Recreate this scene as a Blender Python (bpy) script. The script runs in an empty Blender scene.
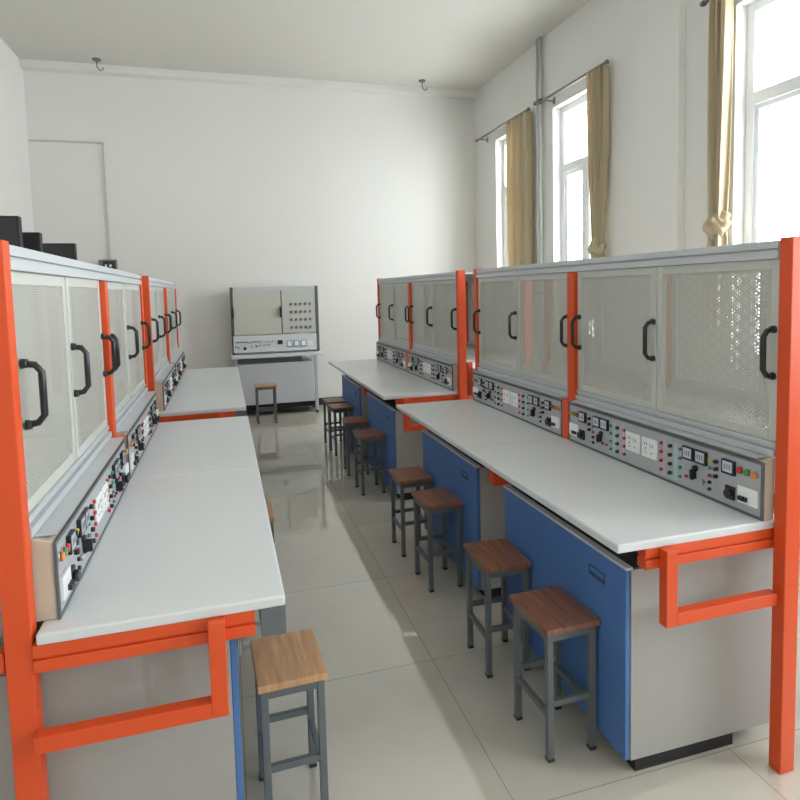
import bpy, bmesh, math, random
from mathutils import Vector, Matrix
random.seed(5)
S = bpy.context.scene
COL = S.collection

# ------------------------------------------------------------------ camera
F_PX, YAW, PITCH, ROLL, CY, EYE = 610.2, .280, .076, -.025, 336.3, 1.6
cy, sy, cp, sp = math.cos(YAW), math.sin(YAW), math.cos(PITCH), math.sin(PITCH)
Fw = Vector((sy*cp, cy*cp, -sp)); Rt = Vector((cy, -sy, 0)); Up = Rt.cross(Fw)
R2 = Rt*math.cos(ROLL) + Up*math.sin(ROLL); U2 = Up*math.cos(ROLL) - Rt*math.sin(ROLL)
cam_d = bpy.data.cameras.new('camera'); cam = bpy.data.objects.new('camera', cam_d); COL.objects.link(cam)
M = Matrix((R2, U2, -Fw)).transposed().to_4x4(); M.translation = (0, 0, EYE)
cam.matrix_world = M
cam_d.sensor_width = 36; cam_d.lens = 36*F_PX/800; cam_d.shift_y = -(400-CY)/800
cam_d.clip_start = .02; cam_d.clip_end = 200
S.camera = cam

# ------------------------------------------------------------------ sky, exposure
S.view_settings.view_transform = 'Standard'; S.view_settings.look = 'None'
S.view_settings.gamma = 1; S.view_settings.use_curve_mapping = False
S.view_settings.exposure = 0.97
W = bpy.data.worlds.new('world'); S.world = W; W.use_nodes = True
bg = W.node_tree.nodes['Background']; bg.inputs[0].default_value = (.96, .98, 1, 1); bg.inputs[1].default_value = 9.0

XL_WALL, XR_WALL, Y_FRONT, Y_BACK, CEIL = -2.2, 3.67, -2.6, 8.55, 4.45
WINS = [(6.95, 7.80), (5.35, 6.29), (2.70, 3.72), (1.15, 2.20), (-.40, .65), (-1.95, -.90)]
W_SILL, W_TOP = .95, 3.60
for a, b in WINS:                                           # sampling portals for the daylight through the windows
    ld = bpy.data.lights.new('window_daylight', 'AREA'); ld.shape = 'RECTANGLE'
    ld.size = W_TOP-W_SILL; ld.size_y = b-a; ld.cycles.is_portal = True
    lo = bpy.data.objects.new('window_daylight', ld); COL.objects.link(lo)
    lo.location = (XR_WALL+.31, (a+b)/2, (W_SILL+W_TOP)/2)
    lo.rotation_euler = Vector((-1, 0, 0)).to_track_quat('-Z', 'Y').to_euler()
    lo.rotation_euler = (0, math.radians(90), 0)

# ------------------------------------------------------------------ materials
def lin(c):
    c /= 255
    return c/12.92 if c <= .04045 else ((c+.055)/1.055)**2.4
def rgb(r, g, b): return (lin(r), lin(g), lin(b), 1)
MATS = {}
def mat(name, col, rough=.5, metal=0., noise=.0, nscale=20, bump=0., bscale=200, spec=.5, emit=None):
    if name in MATS: return MATS[name]
    m = bpy.data.materials.new(name); m.use_nodes = True; nt = m.node_tree; b = nt.nodes['Principled BSDF']
    b.inputs['Base Color'].default_value = col; b.inputs['Roughness'].default_value = rough
    b.inputs['Metallic'].default_value = metal; b.inputs['Specular IOR Level'].default_value = spec
    tc = nt.nodes.new('ShaderNodeTexCoord')
    if noise:
        n = nt.nodes.new('ShaderNodeTexNoise'); n.inputs['Scale'].default_value = nscale; n.inputs['Detail'].default_value = 4
        r = nt.nodes.new('ShaderNodeMapRange'); r.inputs['To Min'].default_value = 1-noise; r.inputs['To Max'].default_value = 1+noise
        x = nt.nodes.new('ShaderNodeVectorMath'); x.operation = 'SCALE'; x.inputs[0].default_value = col[:3]
        nt.links.new(tc.outputs['Object'], n.inputs['Vector']); nt.links.new(n.outputs['Fac'], r.inputs['Value'])
        nt.links.new(r.outputs[0], x.inputs['Scale']); nt.links.new(x.outputs[0], b.inputs['Base Color'])
    if bump:
        n = nt.nodes.new('ShaderNodeTexNoise'); n.inputs['Scale'].default_value = bscale
        u = nt.nodes.new('ShaderNodeBump'); u.inputs['Strength'].default_value = bump; u.inputs['Distance'].default_value = .002
        nt.links.new(tc.outputs['Object'], n.inputs['Vector']); nt.links.new(n.outputs['Fac'], u.inputs['Height']); nt.links.new(u.outputs[0], b.inputs['Normal'])
    MATS[name] = m; return m

wallm = mat('wall_paint', rgb(228, 227, 223), .75, noise=.015, nscale=2, bump=.15, bscale=60)
ceilm = mat('ceiling_paint', rgb(212, 208, 200), .8, noise=.02, nscale=3)
whitem = mat('window_frame_white', rgb(235, 238, 240), .4, noise=.01)
skirt = mat('skirting_dark', rgb(48, 50, 54), .5, noise=.05)
orange = mat('orange_powder_coat', rgb(220, 80, 32), .42, noise=.03, nscale=30)
grey_end = mat('grey_board', rgb(162, 160, 156), .55, noise=.03, nscale=40)
blue = mat('blue_laminate', rgb(74, 114, 172), .45, noise=.05, nscale=14)
top_m = mat('white_laminate', rgb(214, 217, 219), .32, noise=.02, nscale=60)
edge_m = mat('worktop_edge', rgb(206, 208, 210), .4, noise=.02)
alu = mat('aluminium_profile', rgb(194, 198, 202), .38, metal=.1, noise=.02)
alu_d = mat('aluminium_groove', rgb(96, 100, 106), .5, noise=.02)
panel_m = mat('instrument_panel_grey', rgb(172, 175, 180), .4, noise=.02, nscale=30)
housing = mat('housing_beige', rgb(196, 190, 172), .5, noise=.02)
door_m = mat('door_frame_grey', rgb(196, 197, 190), .45, noise=.015)
black = mat('black_plastic', rgb(34, 35, 38), .35, noise=.1)
black2 = mat('black_case', rgb(26, 25, 27), .6, noise=.1)
white_p = mat('white_plastic', rgb(238, 240, 240), .35, noise=.01)
dial_m = mat('meter_face', rgb(205, 212, 226), .2, noise=.02)
ink = mat('dark_ink', rgb(60, 66, 90), .5, noise=.05)
red_p = mat('red_plastic', rgb(196, 40, 52), .3, noise=.05)
green_p = mat('green_plastic', rgb(60, 150, 80), .3, noise=.05)
amber_p = mat('amber_plastic', rgb(232, 130, 50), .3, noise=.05)
teal_p = mat('teal_plastic', rgb(60, 140, 130), .4, noise=.05)
yellow_p = mat('yellow_plastic', rgb(215, 190, 60), .4, noise=.05)
pink_p = mat('pink_print', rgb(206, 178, 184), .5, noise=.02)
mint_p = mat('mint_print', rgb(174, 198, 195), .5, noise=.02)
steel = mat('bolt_steel', rgb(190, 190, 190), .3, metal=.9, noise=.03)
stool_leg = mat('stool_leg_grey', rgb(98, 104, 106), .45, noise=.05)
rod_m = mat('curtain_rod', rgb(140, 136, 130), .4, metal=.5, noise=.03)
pipe_m = mat('painted_pipe', rgb(206, 209, 208), .45, noise=.02)
cab_light = mat('light_grey_cabinet', rgb(196, 200, 206), .45, noise=.02)
socket_hole = mat('socket_slot', rgb(150, 152, 155), .5, noise=.02)

def wood(name, c1, c2):
    m = bpy.data.materials.new(name); m.use_nodes = True; nt = m.node_tree; b = nt.nodes['Principled BSDF']
    tc = nt.nodes.new('ShaderNodeTexCoord'); mp = nt.nodes.new('ShaderNodeMapping'); mp.inputs['Scale'].default_value = (40, 3, 10)
    n = nt.nodes.new('ShaderNodeTexNoise'); n.inputs['Scale'].default_value = 2; n.inputs['Detail'].default_value = 5
    cr = nt.nodes.new('ShaderNodeValToRGB'); cr.color_ramp.elements[0].position = .3; cr.color_ramp.elements[1].position = .75
    cr.color_ramp.elements[0].color = c1; cr.color_ramp.elements[1].color = c2
    nt.links.new(tc.outputs['Object'], mp.inputs[0]); nt.links.new(mp.outputs[0], n.inputs['Vector'])
    nt.links.new(n.outputs['Fac'], cr.inputs[0]); nt.links.new(cr.outputs[0], b.inputs['Base Color'])
    b.inputs['Roughness'].default_value = .38
    return m
wood_dark = wood('stool_wood_brown', rgb(114, 74, 56), rgb(158, 108, 82))
wood_tan_lit = wood('stool_wood_tan_lit', rgb(176, 130, 92), rgb(206, 164, 122))  # tan seats; on the left stools the brighter light is put into this colour

def fabric():
    m = bpy.data.materials.new('curtain_fabric'); m.use_nodes = True; nt = m.node_tree; b = nt.nodes['Principled BSDF']
    b.inputs['Base Color'].default_value = rgb(206, 192, 162); b.inputs['Roughness'].default_value = .9
    tc = nt.nodes.new('ShaderNodeTexCoord'); w = nt.nodes.new('ShaderNodeTexWave'); w.inputs['Scale'].default_value = 150
    u = nt.nodes.new('ShaderNodeBump'); u.inputs['Strength'].default_value = .2; u.inputs['Distance'].default_value = .001
    nt.links.new(tc.outputs['Object'], w.inputs['Vector']); nt.links.new(w.outputs['Fac'], u.inputs['Height']); nt.links.new(u.outputs[0], b.inputs['Normal'])
    t = nt.nodes.new('ShaderNodeBsdfTranslucent'); t.inputs[0].default_value = rgb(220, 206, 176)
    mx = nt.nodes.new('ShaderNodeMixShader'); mx.inputs[0].default_value = .25
    nt.links.new(b.outputs[0], mx.inputs[1]); nt.links.new(t.outputs[0], mx.inputs[2])
    nt.links.new(mx.outputs[0], nt.nodes['Material Output'].inputs[0]); return m
curtain_m = fabric()

def perforated(name, col, pitch, rad):
    """metal sheet with a staggered grid of round holes, in the sheet's own y/z coordinates"""
    m = bpy.data.materials.new(name); m.use_nodes = True; nt = m.node_tree; N = nt.nodes; L = nt.links
    b = N['Principled BSDF']; b.inputs['Base Color'].default_value = col; b.inputs['Roughness'].default_value = .5
    tc = N.new('ShaderNodeTexCoord'); sx = N.new('ShaderNodeSeparateXYZ'); L.new(tc.outputs['Object'], sx.inputs[0])
    def math_(op, a, bb=None):
        n = N.new('ShaderNodeMath'); n.operation = op
        for i, v in enumerate((a, bb)):
            if v is None: continue
            if isinstance(v, (int, float)): n.inputs[i].default_value = v
            else: L.new(v, n.inputs[i])
        return n.outputs[0]
    def lattice(off):
        ds = []
        for o, pt in (('Y', pitch*1.4), ('Z', pitch)):
            v = math_('FRACT', math_('ADD', math_('DIVIDE', sx.outputs[o], pt), off))
            v = math_('MULTIPLY', math_('SUBTRACT', v, .5), pt); ds.append(math_('MULTIPLY', v, v))
        return math_('SQRT', math_('ADD', *ds))
    d = math_('MINIMUM', lattice(100.0), lattice(100.5))
    hole = math_('LESS_THAN', d, rad)
    tr = N.new('ShaderNodeBsdfTransparent'); mx = N.new('ShaderNodeMixShader')
    L.new(hole, mx.inputs[0]); L.new(b.outputs[0], mx.inputs[1]); L.new(tr.outputs[0], mx.inputs[2])
    L.new(mx.outputs[0], N['Material Output'].inputs[0]); return m
perf = perforated('perforated_sheet', rgb(200, 200, 192), .0138, .0042)

def glass():
    m = bpy.data.materials.new('window_glass'); m.use_nodes = True; nt = m.node_tree; N = nt.nodes; L = nt.links
    N.remove(N['Principled BSDF'])
    tr = N.new('ShaderNodeBsdfTransparent'); tr.inputs[0].default_value = (.95, .97, .97, 1)
    gl = N.new('ShaderNodeBsdfGlossy'); gl.inputs['Roughness'].default_value = .03
    lw = N.new('ShaderNodeLayerWeight'); lw.inputs[0].default_value = .5; fr = N.new('ShaderNodeMath'); fr.operation = 'POWER'; fr.inputs[1].default_value = 5; L.new(lw.outputs['Facing'], fr.inputs[0]); mx = N.new('ShaderNodeMixShader')
    L.new(fr.outputs[0], mx.inputs[0]); L.new(tr.outputs[0], mx.inputs[1]); L.new(gl.outputs[0], mx.inputs[2])
    L.new(mx.outputs[0], N['Material Output'].inputs[0]); return m
glass_m = glass()

def tiles():
    m = bpy.data.materials.new('polished_tile'); m.use_nodes = True; nt = m.node_tree; N = nt.nodes; L = nt.links
    b = N['Principled BSDF']; tc = N.new('ShaderNodeTexCoord')
    br = N.new('ShaderNodeTexBrick'); br.offset = 0; br.inputs['Scale'].default_value = 1
    br.inputs['Brick Width'].default_value = .8; br.inputs['Row Height'].default_value = .8
    br.inputs['Mortar Size'].default_value = .0018; br.inputs['Mortar Smooth'].default_value = .2
    br.inputs['Color1'].default_value = rgb(200, 195, 182); br.inputs['Color2'].default_value = rgb(196, 191, 178); br.inputs['Mortar'].default_value = rgb(150, 146, 134)
    n = N.new('ShaderNodeTexNoise'); n.inputs['Scale'].default_value = 6; n.inputs['Detail'].default_value = 6
    r = N.new('ShaderNodeMapRange'); r.inputs['To Min'].default_value = .93; r.inputs['To Max'].default_value = 1.07
    x = N.new('ShaderNodeVectorMath'); x.operation = 'SCALE'
    L.new(tc.outputs['Object'], br.inputs['Vector']); L.new(tc.outputs['Object'], n.inputs['Vector']); L.new(n.outputs['Fac'], r.inputs['Value'])
    L.new(br.outputs['Color'], x.inputs[0]); L.new(r.outputs[0], x.inputs['Scale']); L.new(x.outputs[0], b.inputs['Base Color'])
    b.inputs['Roughness'].default_value = .045; b.inputs['IOR'].default_value = 2.4
    n2 = N.new('ShaderNodeTexNoise'); n2.inputs['Scale'].default_value = 3
    u = N.new('ShaderNodeBump'); u.inputs['Strength'].default_value = .03; u.inputs['Distance'].default_value = .01
    L.new(tc.outputs['Object'], n2.inputs['Vector']); L.new(n2.outputs['Fac'], u.inputs['Height']); L.new(u.outputs[0], b.inputs['Normal'])
    return m
floor_m = tiles()

# ------------------------------------------------------------------ mesh helpers
class MB:
    def __init__(s, sx=1): s.v = []; s.f = []; s.sx = sx; s.smooth = []
    def box(s, x0, x1, y0, y1, z0, z1):
        i = len(s.v)
        s.v += [(x, y, z) for x in (x0, x1) for y in (y0, y1) for z in (z0, z1)]
        s.f += [tuple(i+k for k in q) for q in ((0,1,3,2),(4,6,7,5),(0,4,5,1),(2,3,7,6),(0,2,6,4),(1,5,7,3))]
        s.smooth += [False]*6; return s
    def cyl(s, c, r, h, axis='z', n=16, r2=None):
        """cylinder from c along +axis by h"""
        r2 = r if r2 is None else r2; i = len(s.v)
        for k, (rr, hh) in enumerate(((r, 0), (r2, h))):
            for j in range(n):
                a = 2*math.pi*j/n; p = (rr*math.cos(a), rr*math.sin(a), hh)
                if axis == 'x': p = (p[2], p[0], p[1])
                if axis == 'y': p = (p[0], p[2], p[1])
                s.v.append((c[0]+p[0], c[1]+p[1], c[2]+p[2]))
        for j in range(n):
            s.f.append((i+j, i+(j+1)%n, i+n+(j+1)%n, i+n+j)); s.smooth.append(True)
        s.f.append(tuple(i+j for j in range(n))); s.f.append(tuple(i+n+j for j in range(n))); s.smooth += [False, False]
        return s
    def tube(s, pts, r, n=8):
        pts = [Vector(p) for p in pts]; i0 = len(s.v)
        for k, p in enumerate(pts):
            a = pts[max(k-1, 0)]; b = pts[min(k+1, len(pts)-1)]; t = (b-a).normalized()
            up = Vector((0, 1, 0)) if abs(t.y) < .9 else Vector((1, 0, 0))
            e1 = t.cross(up).normalized(); e2 = t.cross(e1).normalized()
            for j in range(n):
                q = p + (e1*math.cos(2*math.pi*j/n) + e2*math.sin(2*math.pi*j/n))*r; s.v.append(tuple(q))
        for k in range(len(pts)-1):
            for j in range(n):
                s.f.append((i0+k*n+j, i0+k*n+(j+1)%n, i0+(k+1)*n+(j+1)%n, i0+(k+1)*n+j)); s.smooth.append(True)
        s.f.append(tuple(i0+j for j in range(n))); s.f.append(tuple(i0+(len(pts)-1)*n+j for j in range(n))); s.smooth += [False, False]
        return s
    def build(s, name, m, parent=None, bevel=0, seg=2):
        me = bpy.data.meshes.new(name); me.from_pydata([(x*s.sx, y, z) for x, y, z in s.v], [], s.f)
        for p, sm in zip(me.polygons, s.smooth): p.use_smooth = sm
        bm = bmesh.new(); bm.from_mesh(me); bmesh.ops.recalc_face_normals(bm, faces=bm.faces); bm.to_mesh(me); bm.free()
        me.materials.append(m); o = bpy.data.objects.new(name, me); COL.objects.link(o)
        if parent is not None: o.parent = parent
        if bevel:
            bv = o.modifiers.new('bevel', 'BEVEL'); bv.width = bevel; bv.segments = seg; bv.limit_method = 'ANGLE'
        return o
def tag(o, label, cat, group=None):
    o['label'] = label; o['category'] = cat
    if group: o['group'] = group
    return o
def thing(name, label, cat, loc, group=None):
    o = bpy.data.objects.new(name, None); COL.objects.link(o); o.location = loc; o.empty_display_size = .1
    return tag(o, label, cat, group)
def struct(o): o['kind'] = 'structure'; return o
def copy_tree(o, parent=None):
    c = o.copy(); COL.objects.link(c)
    if parent is not None: c.parent = parent
    for ch in list(o.children): copy_tree(ch, c)
    return c

# ------------------------------------------------------------------ room shell
struct(MB().box(XL_WALL-.3, XR_WALL+.3, Y_FRONT-.3, Y_BACK+.3, -.2, 0).build('floor', floor_m))
struct(MB().box(XL_WALL-.3, XR_WALL+.3, Y_FRONT-.3, Y_BACK+.3, CEIL, CEIL+.2).build('ceiling', ceilm))
struct(MB().box(XL_WALL-.3, XR_WALL+.3, Y_BACK, Y_BACK+.3, 0, CEIL).build('wall_back', wallm))
struct(MB().box(XL_WALL-.3, XR_WALL+.3, Y_FRONT-.3, Y_FRONT, 0, CEIL).build('wall_front', wallm))
struct(MB().box(XL_WALL-.3, XL_WALL, Y_FRONT, Y_BACK, 0, CEIL).build('wall_left', wallm))
wr = MB(); x0, x1 = XR_WALL, XR_WALL+.3
wr.box(x0, x1, Y_FRONT, Y_BACK, 0, W_SILL); wr.box(x0, x1, Y_FRONT, Y_BACK, W_TOP, CEIL)
ys = [Y_FRONT] + [v for a, b in sorted(WINS) for v in (a, b)] + [Y_BACK]
for k in range(0, len(ys), 2): wr.box(x0, x1, ys[k], ys[k+1], W_SILL, W_TOP)
struct(wr.build('wall_right', wallm))
struct(MB().box(XR_WALL-.07, XR_WALL, 4.22, 4.74, 0, CEIL).build('trim_1', wallm, bevel=.004))        # shallow pilaster
struct(MB().box(XL_WALL, XR_WALL, Y_BACK-.012, Y_BACK, 0, .1).build('baseboard_back', skirt))
struct(MB().box(XR_WALL-.012, XR_WALL, Y_FRONT, 4.22, 0, .1).box(XR_WALL-.012, XR_WALL, 4.74, Y_BACK-.012, 0, .1).build('baseboard_right', skirt))
struct(MB().box(XL_WALL, XL_WALL+.012, Y_FRONT, Y_BACK-.012, 0, .1).build('baseboard_left', skirt))
struct(MB().box(XL_WALL, XR_WALL, Y_BACK-.14, Y_BACK, CEIL-.09, CEIL).build('trim_2', wallm, bevel=.004))   # ceiling edge beam

for k, (a, b) in enumerate(WINS):
    w = bpy.data.objects.new('window_%d' % (k+1), None); COL.objects.link(w); w.location = (XR_WALL, a, W_SILL); struct(w)
    Wd, Hh = b-a, W_TOP-W_SILL; t = .07; xi, xo = .10, .17; tz = 1.97
    fr = MB().box(xi, xo, 0, t, 0, Hh).box(xi, xo, Wd-t, Wd, 0, Hh).box(xi, xo, t, Wd-t, 0, t).box(xi, xo, t, Wd-t, Hh-t, Hh).box(xi-.01, xo, t, Wd-t, tz-.045, tz+.045)
    fr.box(xi+.005, xo, Wd/2-.03, Wd/2+.03, t, tz-.045)
    fr.build('window_frame', whitem, w, bevel=.004)
    sa = MB()
    for (p, q) in ((t, Wd/2-.03), (Wd/2+.03, Wd-t)):
        sa.box(xi+.015, xo-.01, p, p+.035, t, tz-.045).box(xi+.015, xo-.01, q-.035, q, t, tz-.045).box(xi+.015, xo-.01, p+.035, q-.035, t, t+.035).box(xi+.015, xo-.01, p+.035, q-.035, tz-.08, tz-.045)
    sa.build('sash', whitem, w)
    MB().box(xi+.035, xi+.041, t-.01, Wd-t+.01, t-.01, Hh-t+.01).build('pane', glass_m, w)
    MB().box(-.03, .3, 0, Wd, -.03, .0).build('window_sill', whitem, w, bevel=.004)
    g = MB()
    for j in range(1, 7):
        yy = Wd*j/7; g.cyl((.25, yy, .02), .008, Hh-.04, 'z', 8)
    g.build('security_bars', pipe_m, w)

# ------------------------------------------------------------------ workbench islands
UA, UB = .59, 1.165         # aisle-side and rear door planes, measured from the worktop front edge
TOPZ = .83
def make_bench(sx, name_label):
    t = thing('workbench', name_label, 'workbench', (0, 0, 0), 'orange framed double sided laboratory workbenches')
    B = lambda: MB(sx)
    w = B(); za, zb = TOPZ-.028, TOPZ; xa, xb = UA-.0225, (UA+.05 if sx > 0 else UA-.0225)
    if sx > 0:                                                                    # L-shaped outline, notched round the middle post
        ol = [(0, 0), (xb, 0), (xb, 1.14), (xa, 1.14), (xa, 1.203), (0, 1.203)]
        w.v = [(x, y, za) for x, y in ol] + [(x, y, zb) for x, y in ol]; n = len(ol)
        w.f = [tuple(range(n)), tuple(range(n, 2*n))] + [(k, (k+1) % n, n+(k+1) % n, n+k) for k in range(n)]; w.smooth = [False]*len(w.f)
    else: w.box(0, xa, 0, 1.203, za, zb)
    w.build('worktop', top_m, t, bevel=.006, seg=3)
    B().box(0, UA-.0225, 1.2055, 2.41, TOPZ-.028, TOPZ).build('worktop', top_m, t, bevel=.006, seg=3)
    B().box(UB+.024, UB+UA, 0, 2.41, TOPZ-.028, TOPZ).build('worktop', top_m, t, bevel=.006, seg=3)
    pn = (-.050, -.004) if sx > 0 else (.012, .056)
    for (ya, yb, zt, w, o_) in (pn + (1.732, .058, .012), (1.147, 1.203, 1.664, .05, .022), (2.366, 2.41, 1.732, .058, .012)):
        for side in (0, 1):
            xa, xb = (UA-o_, UA-o_+w) if side == 0 else (UB+o_-w, UB+o_)
            p = B().box(xa, xb, ya, yb, 0, zt).build('post', orange, t, bevel=.003)
            if w > .06:
                for z in (1.70, 1.045):
                    yy = ya-.006 if ya < 1 else yb
                    B().cyl(((xa+xb)/2, yy, z), .009, .006, 'y', 12).build('bolt', steel, p)
    for (ya, yb) in ((.005, .045), (2.365, 2.405)):                              # end beams with a groove, one per worktop side
        for xa, xb in ((.102 if sx > 0 else .077, UA+.04 if sx > 0 and ya < 1 else UA-.0125), (UB+.0125, UB+.48)):
            B().box(xa, xb, ya, yb, .735, .765).box(xa, xb, ya+.006, yb-.006, .765, .772).box(xa, xb, ya, yb, .772, .8015).build('end_beam', orange, t, bevel=.002)
    B().box(.10, UA-.024, 1.08, 1.10, .665, .8015).box(.10, UA-.024, 1.12, 1.14, .665, .8015).box(.10, UA-.024, 1.10, 1.12, .668, .79).build('middle_beam', orange, t, bevel=.002)
    for ya, yb, q in ((pn[0]+.008, pn[1]-.008, .05), (2.37, 2.40, .06), (1.155, 1.195, .03)): B().box(UA+q, UB-q, ya, yb, .74, .79).build('cross_beam', orange, t, bevel=.002)
    # hanging footrest style bracket outside the near end
    B().box(.150, .190, -.030, .0045, .562, .80).box(.190, UA-.0125, -.030, .0045, .562, .602).build('end_bracket', orange, t, bevel=.002)
    # orange divider between the two control boxes
    B().box(UA-.052, UA-.0225, 1.147, 1.203, TOPZ, 1.03).build('divider', orange, t, bevel=.001)
    if sx < 0:
        B().box(.0, .062, .005, .0085, .727, .80).box(.0, .008, .0085, 2.40, .727, .8).box(.054, .062, .0085, 2.40, .727, .8).box(.008, .054, .0085, 2.40, .727, .735).box(.008,.054,.03,2.4,.79,.80).build('front_rail', alu_d, t)
    return t

def make_door(sx, parent, ya, yb, z0, z1, xp, facing, handles, name='door'):
    """perforated sliding door; xp = outer plane, facing = -1 towards the aisle, +1 towards the rear"""
    th = .018; xa, xb = (xp, xp+th) if facing < 0 else (xp-th, xp)
    s = .032
    d = MB(sx).box(xa, xb, ya, ya+s, z0, z1).box(xa, xb, yb-s, yb, z0, z1).box(xa, xb, ya+s, yb-s, z1-s, z1).box(xa, xb, ya+s, yb-s, z0, z0+s).build(name, door_m, parent, bevel=.002)
    m = MB(sx); xm = xa+.004 if facing < 0 else xb-.0055
    m.box(xm, xm+.0022, ya+s, yb-s, z0+s, z1-s)
    m.build('perforated_sheet', perf, d)
    for yh in handles:
        o = facing; h = MB(sx); za, zb = 1.295, 1.445
        h.tube([(xp, yh, za), (xp+o*.028, yh, za+.004), (xp+o*.042, yh, za+.022), (xp+o*.042, yh, zb-.022), (xp+o*.028, yh, zb-.004), (xp, yh, zb)], .0088, 8)
        h.cyl((xp, yh, za), .013, o*.014, 'x', 10, .0105).cyl((xp, yh, zb), .013, o*.014, 'x', 10, .0105)
        h.build('handle', black, d)
    return d

def make_hutch(sx, unit, label):
    ya, yb = ((.002 if sx > 0 else .06, 1.143), (1.207, 2.362))[unit]
    y_ = .002 if sx > 0 else .06
    hy = ((y_, 1.175), (1.175, 2.363))[unit]
    t = thing('mesh_cabinet', label, 'cabinet', (0, 0, 0), 'perforated cabinets along the workbenches')
    B = lambda: MB(sx)
    B().box(UA-.012, UA+.03, hy[0], hy[1], 1.700, 1.725).box(UA-.004, UA+.03, hy[0], hy[1], 1.694, 1.700).box(UA-.012, UA+.03, hy[0], hy[1], 1.668, 1.694).build('top_rail', alu, t, bevel=.002)
    B().box(UB-.03, UB+.012, hy[0], hy[1], 1.668, 1.725).build('top_rail', alu, t, bevel=.002)
    B().box(UA+.03, UB-.03, hy[0], hy[1], 1.705, 1.720).build('top_board', door_m, t)
    B().box(UA-.006, UA+.03, ya, yb, 1.066, 1.082).box(UA, UA+.03, ya, yb, 1.058, 1.066).box(UA-.014, UA+.03, ya, yb, 1.036, 1.058).build('bottom_rail', alu, t, bevel=.0015)
    B().box(UB-.03, UB+.006, ya, yb, 1.036, 1.082).build('bottom_rail', alu, t, bevel=.0015)
    B().box(UA+.03, UB-.03, ya, yb, 1.040, 1.055).build('bottom_board', door_m, t)
    mid = (ya+yb)/2 + ((-.008 if sx > 0 else 0) if unit == 0 else 0)
    make_door(sx, t, ya+.002, mid+.004, 1.083, 1.667, UA+.002, -1, [ya+(.02 if sx > 0 or unit else .07)])
    make_door(sx, t, mid+.006, yb-.002, 1.083, 1.667, UA-.001, -1, [mid+.020, yb-.022])
    make_door(sx, t, ya+.002, mid+.004, 1.083, 1.667, UB-.001, 1, [])
    make_door(sx, t, mid+.006, yb-.002, 1.083, 1.667, UB-.001, 1, [])
    return t

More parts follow.
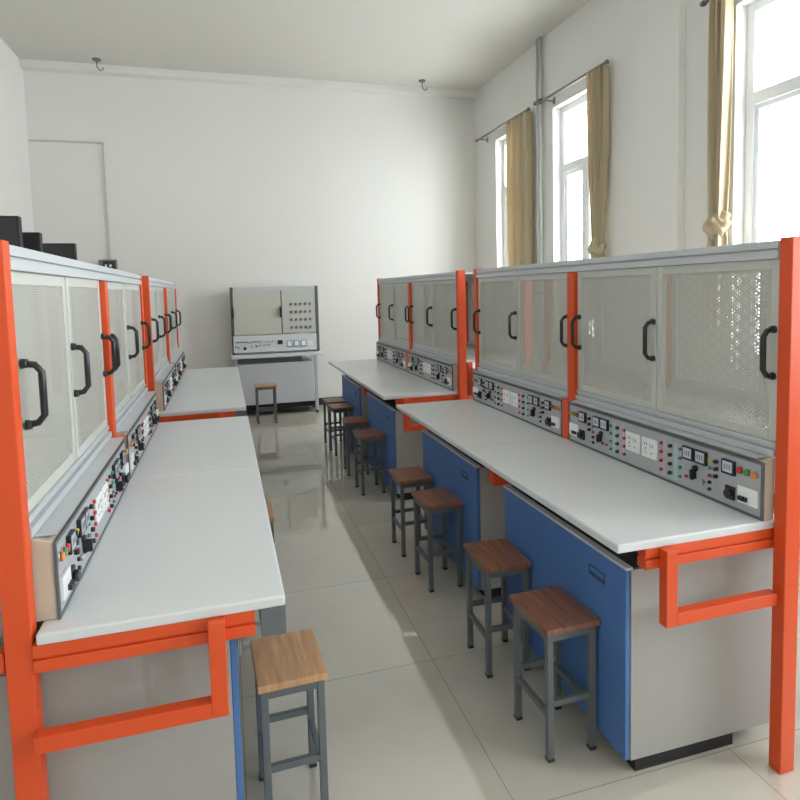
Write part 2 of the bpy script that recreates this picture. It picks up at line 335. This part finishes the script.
def make_control(sx, unit, label):
    ya, yb = ((.002 if sx > 0 else .058, 1.142), (1.209, 2.362))[unit]
    t = thing('control_box', label, 'control box', (0, 0, 0), 'instrument panels standing at the back of the worktops')
    z0, z1 = TOPZ+.001, 1.030; xf = .540 if sx > 0 else .528
    B = lambda: MB(sx)
    h = B(); pts = [(xf+.006, z0), (xf+.006, 1.020), (UA-.016, 1.032), (UA-.002, 1.032), (UA-.002, z0)]
    for yy in (ya+.003, yb-.003): h.v += [(p[0], yy, p[1]) for p in pts]
    n = len(pts); h.f = [tuple(range(n)), tuple(range(n, 2*n))] + [(k, (k+1) % n, n+(k+1) % n, n+k) for k in range(n)]; h.smooth = [False]*len(h.f)
    h.build('housing', housing if True else door_m, t, bevel=.002)
    B().box(xf-.001, xf+.006, ya, yb, z0, z0+.009).box(xf-.001, xf+.006, ya, yb, 1.012, 1.021).box(xf-.001, xf+.006, ya, ya+.009, z0+.009, 1.012).box(xf-.001, xf+.006, yb-.009, yb, z0+.009, 1.012).build('panel_frame', alu_d, t)
    B().box(xf+.001, xf+.0055, ya+.009, yb-.009, z0+.009, 1.012).build('front_panel', panel_m, t)
    B().box(UA-.06, UA-.002, ya+.02, yb-.02, 1.0325, 1.0345).build('top_lid', alu, t)
    c = (ya+yb)/2 + (.02 if unit == 0 and sx > 0 else 0); k_ = (yb-ya)/1.18
    xs = xf+.001
    def bx(name, d, z, w, hh, dep, m, par=t, bev=0, off=0.): return B().box(xs-dep-off, xs-off, c+d-w/2, c+d+w/2, z-hh/2, z+hh/2).build(name, m, par, bevel=bev)
    def cy_(name, d, z, r, dep, m, par=t, off=0., n=14): return B().cyl((xs-off, c+d, z), r, -dep*.6, 'x', n, r*.9).build(name, m, par)
    for s in (-1, 1):
        if unit == 0 and s == 1: kk = .93
        else: kk = k_ if unit or sx < 0 else 1.0
        D = lambda d: s*d*kk
        so = bx('socket', s*.052, .937, .093, .082, .007, white_p, bev=.003)
        sl = B()
        for dy, dz, w, hh in ((-.022, .012, .004, .014), (-.008, .012, .004, .014), (.014, .016, .004, .012), (.026, .016, .004, .012), (.02, -.004, .004, .012), (-.015, -.018, .012, .004), (.02, -.02, .012, .004)):
            sl.box(xs-.0078, xs-.007, c+s*.052+dy-w/2, c+s*.052+dy+w/2, .937+dz-hh/2, .937+dz+hh/2)
        sl.build('socket_slots', socket_hole, so)
        for z in (.976, .941, .906, .871):
            cy_('terminal', D(.12), z, .0065, .014, red_p); cy_('terminal', D(.17), z, .0075, .018, black); cy_('terminal', D(.222), z, .006, .014, teal_p)
        bx('printed_stripe', D(.13), .922, .012, .145, .0006, pink_p); bx('printed_stripe', D(.197), .922, .022, .145, .0006, mint_p)
        for d in (.268, .330, .455):
            f = bx('meter', D(d), .972, .054, .050, .012, black, bev=.002)
            g = bx('dial', D(d), .9735, .040, .036, .0006, dial_m, f, off=.012)
            sl = B()
            for dy in (-.010, 0, .010): sl.box(xs-.0132, xs-.0126, c+D(d)+dy-.0015, c+D(d)+dy+.0015, .964, .983)
            sl.build('reading', ink, f)
        for z, m in ((.975, black), (.949, black), (.923, black)): cy_('terminal', D(.398), z, .0075, .020, m)
        for z, m in ((.971, yellow_p), (.944, teal_p), (.917, red_p), (.893, black), (.868, black)): cy_('terminal', D(.368), z, .0065, .012, m)
        kb = cy_('knob', D(.30), .925, .011, .018, black); B().box(xs-.026, xs-.001, c+D(.30)-.005, c+D(.30)+.005, .886, .922).build('lever', black, kb, bevel=.002)
        cy_('knob', D(.335), .884, .010, .018, steel); cy_('terminal', D(.285), .882, .006, .012, black); cy_('terminal', D(.255), .882, .006, .012, red_p)
        for d, m in ((.503, red_p), (.531, green_p), (.560, amber_p)):
            bt = cy_('push_button', D(d)-(.0 if s > 0 else 0), .974, .0135, .006, steel); cy_('button_cap', D(d), .974, .0115, .010, m, bt, off=.006)
        rs = bx('rotary_switch', D(.462), .885, .038, .046, .010, black, bev=.003)
        cy_('switch_knob', D(.465), .885, .016, .022, black, rs, off=.010)
        br = bx('breaker', D(.535), .896, .076, .058, .010, white_p, bev=.002)
        for q in (-.024, -.012, 0): bx('toggle', D(.535)-s*.0+q*s, .885, .007, .014, .010, black, br, off=.010)
    return t

def make_base(sx, ya, yb, label):
    t = thing('base_cabinet', label, 'cabinet', (0, 0, 0), 'blue fronted cabinets under the worktops')
    B = lambda: MB(sx); x0_ = .094 if sx > 0 else .125
    B().box(x0_+.018, UA+.12, ya, yb, .06, .699).build('body', grey_end, t, bevel=.002)
    B().box(x0_, x0_+.0175, ya+.004, yb-.004, .062, .698).build('front_panel', blue, t, bevel=.002)
    B().box(x0_-.003, x0_+.022, ya-.002, yb+.002, .6995, .709).build('top_trim', alu, t, bevel=.001)
    B().box(x0_+.03, UA+.10, ya+.01, yb-.01, .6995, .706).build('top_board', black2, t)
    B().box(x0_+.05, UA-.05, ya+.02, yb-.02, 0, .06).build('plinth', black2, t)
    h = B(); yc = ya+.16
    h.box(x0_-.002, x0_, yc-.045, yc+.045, .600, .612).box(x0_-.002, x0_, yc-.045, yc+.045, .632, .636).box(x0_-.002, x0_, yc+.041, yc+.045, .612, .632).box(x0_-.002, x0_, yc-.045, yc-.041, .612, .632)
    h.build('recessed_pull', ink, t)
    return t

side = {1: ('right', 1.088), -1: ('left', .118)}
for sx in (1, -1):
    sn, X0 = side[sx]
    protos = None
    for k, (dn, Y0) in enumerate((('near', 1.51 if sx > 0 else 1.53), ('far', 4.262))):
        loc = (X0, Y0, 0)
        where = '%s %s island' % (dn, sn)
        if k == 0:
            items = [make_bench(sx, ''), make_hutch(sx, 0, ''), make_hutch(sx, 1, ''), make_control(sx, 0, ''), make_control(sx, 1, ''),
                     make_base(sx, .085, .960, ''), make_base(sx, 1.270, 2.145, '')]
            protos = items
        else:
            items = [copy_tree(p) for p in protos]
        rel = {('near', 'right'): 'with white top nearest the camera on the window side', ('far', 'right'): 'by the far wall on the window side',
               ('near', 'left'): 'with white top nearest the camera on the left', ('far', 'left'): 'by the far wall on the left'}[(dn, sn)]
        labs = ['orange framed workbench ' + rel,
                'perforated grey cabinet, nearer half of the %s workbench' % (dn+' '+sn), 'perforated grey cabinet, farther half of the %s workbench' % (dn+' '+sn),
                'grey instrument panel box on the nearer half of the %s worktop' % (dn+' '+sn), 'grey instrument panel box on the farther half of the %s worktop' % (dn+' '+sn),
                'blue fronted base cabinet under the nearer half of the %s worktop' % (dn+' '+sn), 'blue fronted base cabinet under the farther half of the %s worktop' % (dn+' '+sn)]
        for o, l in zip(items, labs): o.location = loc; o['label'] = l

# ------------------------------------------------------------------ stools
def make_stool(m):
    t = thing('stool', '', 'stool', (0, 0, 0), 'square wooden topped stools')
    sx_, sy_, H = .103, .13, .47; a = .011
    MB().box(-sx_, sx_, -sy_, sy_, H-.022, H).build('seat', m, t, bevel=.003)
    for x in (-sx_+.02, sx_-.02):
        for y in (-sy_+.022, sy_-.022):
            l = MB().box(x-a, x+a, y-a, y+a, .004, H-.0225).build('leg', stool_leg, t, bevel=.0015)
            MB().box(x-a-.001, x+a+.001, y-a-.001, y+a+.001, 0, .012).build('foot', black, l)
    x, y = sx_-.02, sy_-.022
    MB().box(-x+a, x-a, -y-.009, -y+.009, H-.05, H-.0225).box(-x+a, x-a, y-.009, y+.009, H-.05, H-.0225).box(-x-.009, -x+.009, -y+a, y-a, H-.05, H-.0225).box(x-.009, x+.009, -y+a, y-a, H-.05, H-.0225).build('apron', stool_leg, t)
    for sgn in (-1, 1):
        MB().box(sgn*x-.008, sgn*x+.008, -y+a, y-a, .15, .17).build('stretcher', stool_leg, t)
    for sgn in (-1, 1):
        MB().box(-x+a, x-a, sgn*y-.008, sgn*y+.008, .19, .21).build('stretcher', stool_leg, t)
    return t
dark = make_stool(wood_dark); light = make_stool(wood_tan_lit)
stools = [(dark, 1.071, 1.855, 2, 'brown topped stool nearest the camera beside the right workbench'),
          (dark, 1.071, 2.325, -2, 'second brown topped stool from the camera in the right row'),
          (dark, 1.071, 3.080, 2, 'third brown topped stool from the camera, beside the near right workbench'),
          (dark, 1.058, 3.535, 0, 'reddish topped stool by the gap between the right workbenches'),
          (dark, 1.069, 4.700, 1, 'nearest stool of the crowded row at the far right workbench'),
          (dark, 1.069, 5.230, -3, 'second stool of the crowded row at the far right workbench'),
          (dark, 1.069, 5.930, 4, 'third stool of the crowded row, second from the far wall'),
          (dark, 1.069, 6.27, 3, 'stool nearest the far wall in the right row'),
          (light, .455, 7.68, 92, 'light wooden stool in front of the grey console on the back wall'),
          (light, .142, 1.860, 2, 'wooden stool, coloured paler as if lit, tucked under the near end of the left worktop'),
          (light, .100, 3.2, 0, 'wooden stool, coloured paler as if lit, mostly hidden beneath the left worktop')]
used = set()
for p, x, y, rz, lab in stools:
    o = p if id(p) not in used else copy_tree(p); used.add(id(p))
    o.location = (x, y, 0); o.rotation_euler = (0, 0, math.radians(rz)); o['label'] = lab

# ------------------------------------------------------------------ console on the back wall
t = thing('test_console', 'light grey electrical training console standing against the white back wall', 'console', (0, 0, 0))
MB().box(.064, 1.240, 7.98, 8.50, .77, .805).build('worktop', top_m, t, bevel=.006)
for xa in (.085, 1.185):
    MB().box(xa, xa+.04, 8.20, 8.24, .806, 1.685).build('post', alu_d, t, bevel=.003)
MB().box(.126, 1.184, 8.20, 8.24, 1.630, 1.683).build('top_rail', alu, t, bevel=.003)
MB().box(.085, 1.225, 8.242, 8.44, .807, 1.68).build('back_box', door_m, t, bevel=.003)
d = MB().box(.120, .725, 8.185, 8.199, 1.060, 1.630).build('sliding_door', mat('warm_grey_door', rgb(196, 195, 184), .5, noise=.02), t, bevel=.003)
for x in (.112, .722): MB().box(x-.012, x+.012, 8.150, 8.184, 1.28, 1.415).build('handle', black, d, bevel=.004)
MB().box(.742, 1.184, 8.205, 8.241, 1.060, 1.628).build('outlet_panel', door_m, t, bevel=.002)
MB().box(.727, .741, 8.188, 8.2, 1.06, 1.63).build('divider_strip', alu_d, t)
for r in range(4):
    for c in range(5):
        x = .858+c*.063; z = 1.444-r*.103
        o = MB().box(x-.016, x+.016, 8.198, 8.2045, z-.020, z+.020).build('outlet', socket_hole, t)
        MB().box(x-.010, x-.004, 8.1955, 8.1978, z-.012, z+.012).box(x+.003, x+.010, 8.1955, 8.1978, z-.004, z+.014).build('outlet_pins', black, o)
MB().box(.105, 1.184, 8.188, 8.199, .830, 1.052).build('instrument_panel', mat('pale_panel', rgb(214, 218, 222), .4, noise=.02), t, bevel=.002)
for x in (.822, .915, 1.008):
    o = MB().box(x-.034, x+.034, 8.178, 8.1875, .878, .966).build('meter', mat('meter_blue', rgb(110, 138, 176), .4, noise=.03), t, bevel=.003)
    MB().box(x-.026, x+.026, 8.175, 8.1775, .892, .958).build('dial', white_p, o)
MB().box(.668, .732, 8.176, 8.1875, .922, .975).build('display', black, t, bevel=.003)
MB().box(1.06, 1.135, 8.184, 8.1875, .885, .955).build('rating_plate', white_p, t)
for x, z, m in ((.15, .97, black), (.17, .97, black), (.20, .97, black), (.225, .968, ink), (.25, .968, ink), (.275, .968, ink), (.30, .955, ink), (.33, .965, ink), (.36, .968, ink), (.385, .968, ink), (.41, .968, ink), (.435, .965, ink),
                (.13, .915, black), (.15, .905, black), (.17, .895, black), (.33, .90, black), (.385, .92, black), (.39, .90, black), (.41, .91, ink), (.44, .915, teal_p), (.49, .92, teal_p), (.53, .92, green_p), (.56, .92, green_p), (.52, .965, teal_p), (.56, .965, teal_p), (.60, .965, red_p)):
    MB().cyl((x, 8.1875, z), .008, -.014, 'y', 10).build('terminal', m, t)
kn = MB().cyl((.245, 8.1875, .885), .020, -.02, 'y', 16).build('knob', black, t)
MB().box(.150, 1.110, 8.03, 8.46, .16, .690).build('cabinet_body', cab_light, t, bevel=.004)
MB().box(.150, .960, 8.06, 8.46, .691, .769).build('drawer_recess', alu_d, t)
MB().box(1.125, 1.165, 8.05, 8.09, .03, .769).box(1.125, 1.165, 8.40, 8.44, .03, .769).box(1.125, 1.165, 8.09, 8.40, .05, .09).build('side_frame', alu, t, bevel=.003)
MB().box(.095, .135, 8.05, 8.09, .03, .769).box(.095, .135, 8.40, 8.44, .03, .769).box(.095, .135, 8.09, 8.40, .05, .09).build('side_frame', alu, t, bevel=.003)
MB().box(.135, 1.125, 8.10, 8.40, .09, .155).build('base_frame', black2, t)
for x in (.115, 1.145):
    for y in (8.07, 8.42):
        MB().cyl((x, y, 0), .022, .03, 'z', 12, .012).build('foot', black, t)

# ------------------------------------------------------------------ black boxes on the left cabinets
for k, (x, y, w, h, lab) in enumerate([(-1.012, 4.46, .19, .232, 'black rectangular case on the far left cabinet, the rightmost of three'),
                                       (-1.002, 3.62, .19, .222, 'middle black case of the three on the left cabinets'),
                                       (-1.015, 3.33, .19, .272, 'tallest black case, leftmost on the left cabinets')]):
    b = thing('black_case', lab, 'monitor', (x, y, 1.7255), 'black cases on top of the left cabinets')
    MB().box(-w/2, w/2, 0, .05, .003, h).build('casing', black2, b, bevel=.004)
    MB().box(-w/2+.012, w/2-.012, -.002, -.0002, .02, h-.012).build('screen', black, b)
    MB().box(-w/2+.01, w/2-.01, .01, .04, 0, .003).build('foot_pad', black, b)

# ------------------------------------------------------------------ things on the walls and ceiling
t = thing('cable_trunking', 'thin grey cable trunking running across and down the back wall', 'cable trunking', (-1.362, Y_BACK-.001, 2.075))
tm = mat('trunking_grey', rgb(196, 198, 194), .5, noise=.02)
MB().box(-.823, .010, -.02, 0, 1.4455, 1.465).build('horizontal_run', tm, t, bevel=.002); MB().box(-.010, .010, -.02, 0, 0, 1.445).build('vertical_run', tm, t, bevel=.002)
t = thing('wall_switch_box', 'small dark switch box at the foot of the wall trunking', 'switch box', (-1.385, Y_BACK, 2.0))
MB().box(-.105, .105, -.05, 0, -.075, .075).build('casing', mat('switch_box_grey', rgb(120, 122, 116), .5, noise=.03), t, bevel=.004)
MB().box(-.06, .09, -.054, -.0505, -.055, .055).build('cover', black, t)
MB().box(-.03, -.01, -.058, -.0545, -.02, .012).box(.02, .045, -.058, -.0545, -.02, .012).build('rocker', white_p, t)
hk = mat('hook_metal', rgb(120, 120, 116), .5, metal=.4, noise=.03)
for k, (x, y, lab) in enumerate(((2.75, 8.15, 'small metal hook on the ceiling near the right end of the back wall'), (-1.33, 8.25, 'small metal hook on the ceiling above the wall trunking'))):
    t = thing('ceiling_hook', lab, 'hook', (x, y, CEIL), 'metal hooks on the ceiling')
    MB().cyl((0, 0, -.02), .04, .02, 'z', 14, .05).build('rose', hk, t)
    MB().tube([(0, 0, -.02), (0, 0, -.09), (.03, 0, -.13), (.06, 0, -.12), (.07, 0, -.09)], .007).build('hook', hk, t)
t = thing('vertical_pipe', 'pair of grey pipes running up the wall between the far windows', 'pipe', (XR_WALL-.045, 6.52, .102))
MB().cyl((0, .036, 0), .018, CEIL-.104, 'z', 14).build('pipe', pipe_m, t)
MB().cyl((0, -.026, 0), .018, CEIL-.104, 'z', 14).build('pipe', pipe_m, t)
for z in (1.4, 3.62): MB().box(-.03, .044, -.07, .085, z, z+.03).build('clamp', hk, t)

# ------------------------------------------------------------------ curtains and rods
RX = XR_WALL-.10
rods = [(6.70, 8.20, 'curtain rod above the window nearest the back wall'), (5.16, 6.40, 'curtain rod above the second window from the back'), (2.40, 3.92, 'curtain rod above the large window at the right edge')]
for a, b, lab in rods:
    t = thing('curtain_rod', 'grey ' + lab, 'curtain rod', (RX, a, 3.69), 'curtain rods over the windows')
    MB().cyl((0, 0, 0), .015, b-a, 'y', 12).build('rod', rod_m, t)
    for y in (-.03, b-a): MB().cyl((0, y, 0), .024, .03, 'y', 12, .018).build('finial', rod_m, t)
    for y in (.12, b-a-.15): MB().box(-.006, .1, y, y+.014, -.03, -.014).box(.094, .1, y-.015, y+.03, -.055, .02).build('bracket', rod_m, t)
def curtain(yc, w, z0, z1, folds, label, knot=None, seed=0, squeeze=.45):
    rnd = random.Random(seed); t = thing('curtain', label, 'curtain', (RX, yc, 0), 'beige curtains drawn aside')
    nz, ny = 60, 72; ph = rnd.random()*6; m = MB()
    for side_ in (0, 1):
        for i in range(nz+1):
            z = z1 - (z1-z0)*i/nz; f = 1.0; amp = .042
            if knot:
                d = z-knot
                if d > 0: f = squeeze+(1-squeeze)*min(1, d/1.1)**.75
                else: f = squeeze+(1-squeeze)*min(1, -d/.5)**.8
                if abs(d) < .10: f *= .75+.25*abs(d)/.10
            elif i < 3: f = .97
            for j in range(ny+1):
                u = j/ny-.5; a = folds*2*math.pi*(u+.5)+ph+.35*math.sin(z*1.1+u*5)
                x = amp*math.sin(a)*(.9 if f > .8 else .8)+.010*math.sin(2.3*a+z)
                y = u*w*f + .008*math.sin(a*1.7+z*1.3)
                m.v.append((x+(.006 if side_ else 0)+.0, y, z))
    st = (nz+1)*(ny+1)
    for s_ in (0, 1):
        for i in range(nz):
            for j in range(ny):
                q = s_*st+i*(ny+1)+j; m.f.append((q, q+1, q+ny+2, q+ny+1)); m.smooth.append(True)
    edge = [j for j in range(ny+1)]+[i*(ny+1)+ny for i in range(1, nz+1)]+[nz*(ny+1)+j for j in range(ny-1, -1, -1)]+[i*(ny+1) for i in range(nz-1, 0, -1)]
    for k in range(len(edge)):
        a, b = edge[k], edge[(k+1) % len(edge)]; m.f.append((a, b, st+b, st+a)); m.smooth.append(True)
    m.build('drape', curtain_m, t)
    if knot:
        k = MB(); n1, n2 = 36, 40
        for i in range(n1+1):
            th = math.pi*i/n1
            for j in range(n2):
                p = 2*math.pi*j/n2; r = .86+.17*math.sin(3*p+2.4*th+seed)+.13*math.sin(5*p-6*th+2*seed)+.06*math.sin(11*p+7*th)
                k.v.append((.075*r*math.sin(th)*math.cos(p), .105*r*math.sin(th)*math.sin(p)*1.0, knot+.095*math.cos(th)*(1+.16*math.sin(2*p+seed))+.014*math.sin(4*p)))
        for i in range(n1):
            for j in range(n2): k.f.append((i*n2+j, i*n2+(j+1) % n2, (i+1)*n2+(j+1) % n2, (i+1)*n2+j)); k.smooth.append(True)
        k.build('knot', curtain_m, t)
    return t
curtain(6.95, .56, 1.05, 3.672, 5, 'beige curtain hanging loose beside the window nearest the back wall', None, 1)
curtain(5.29, .25, 1.25, 3.672, 4, 'beige knotted curtain at the second window from the back', 1.97, 2)
curtain(3.765, .155, 1.25, 3.672, 3, 'pale knotted curtain beside the large window at the right edge', 2.02, 3, .7)
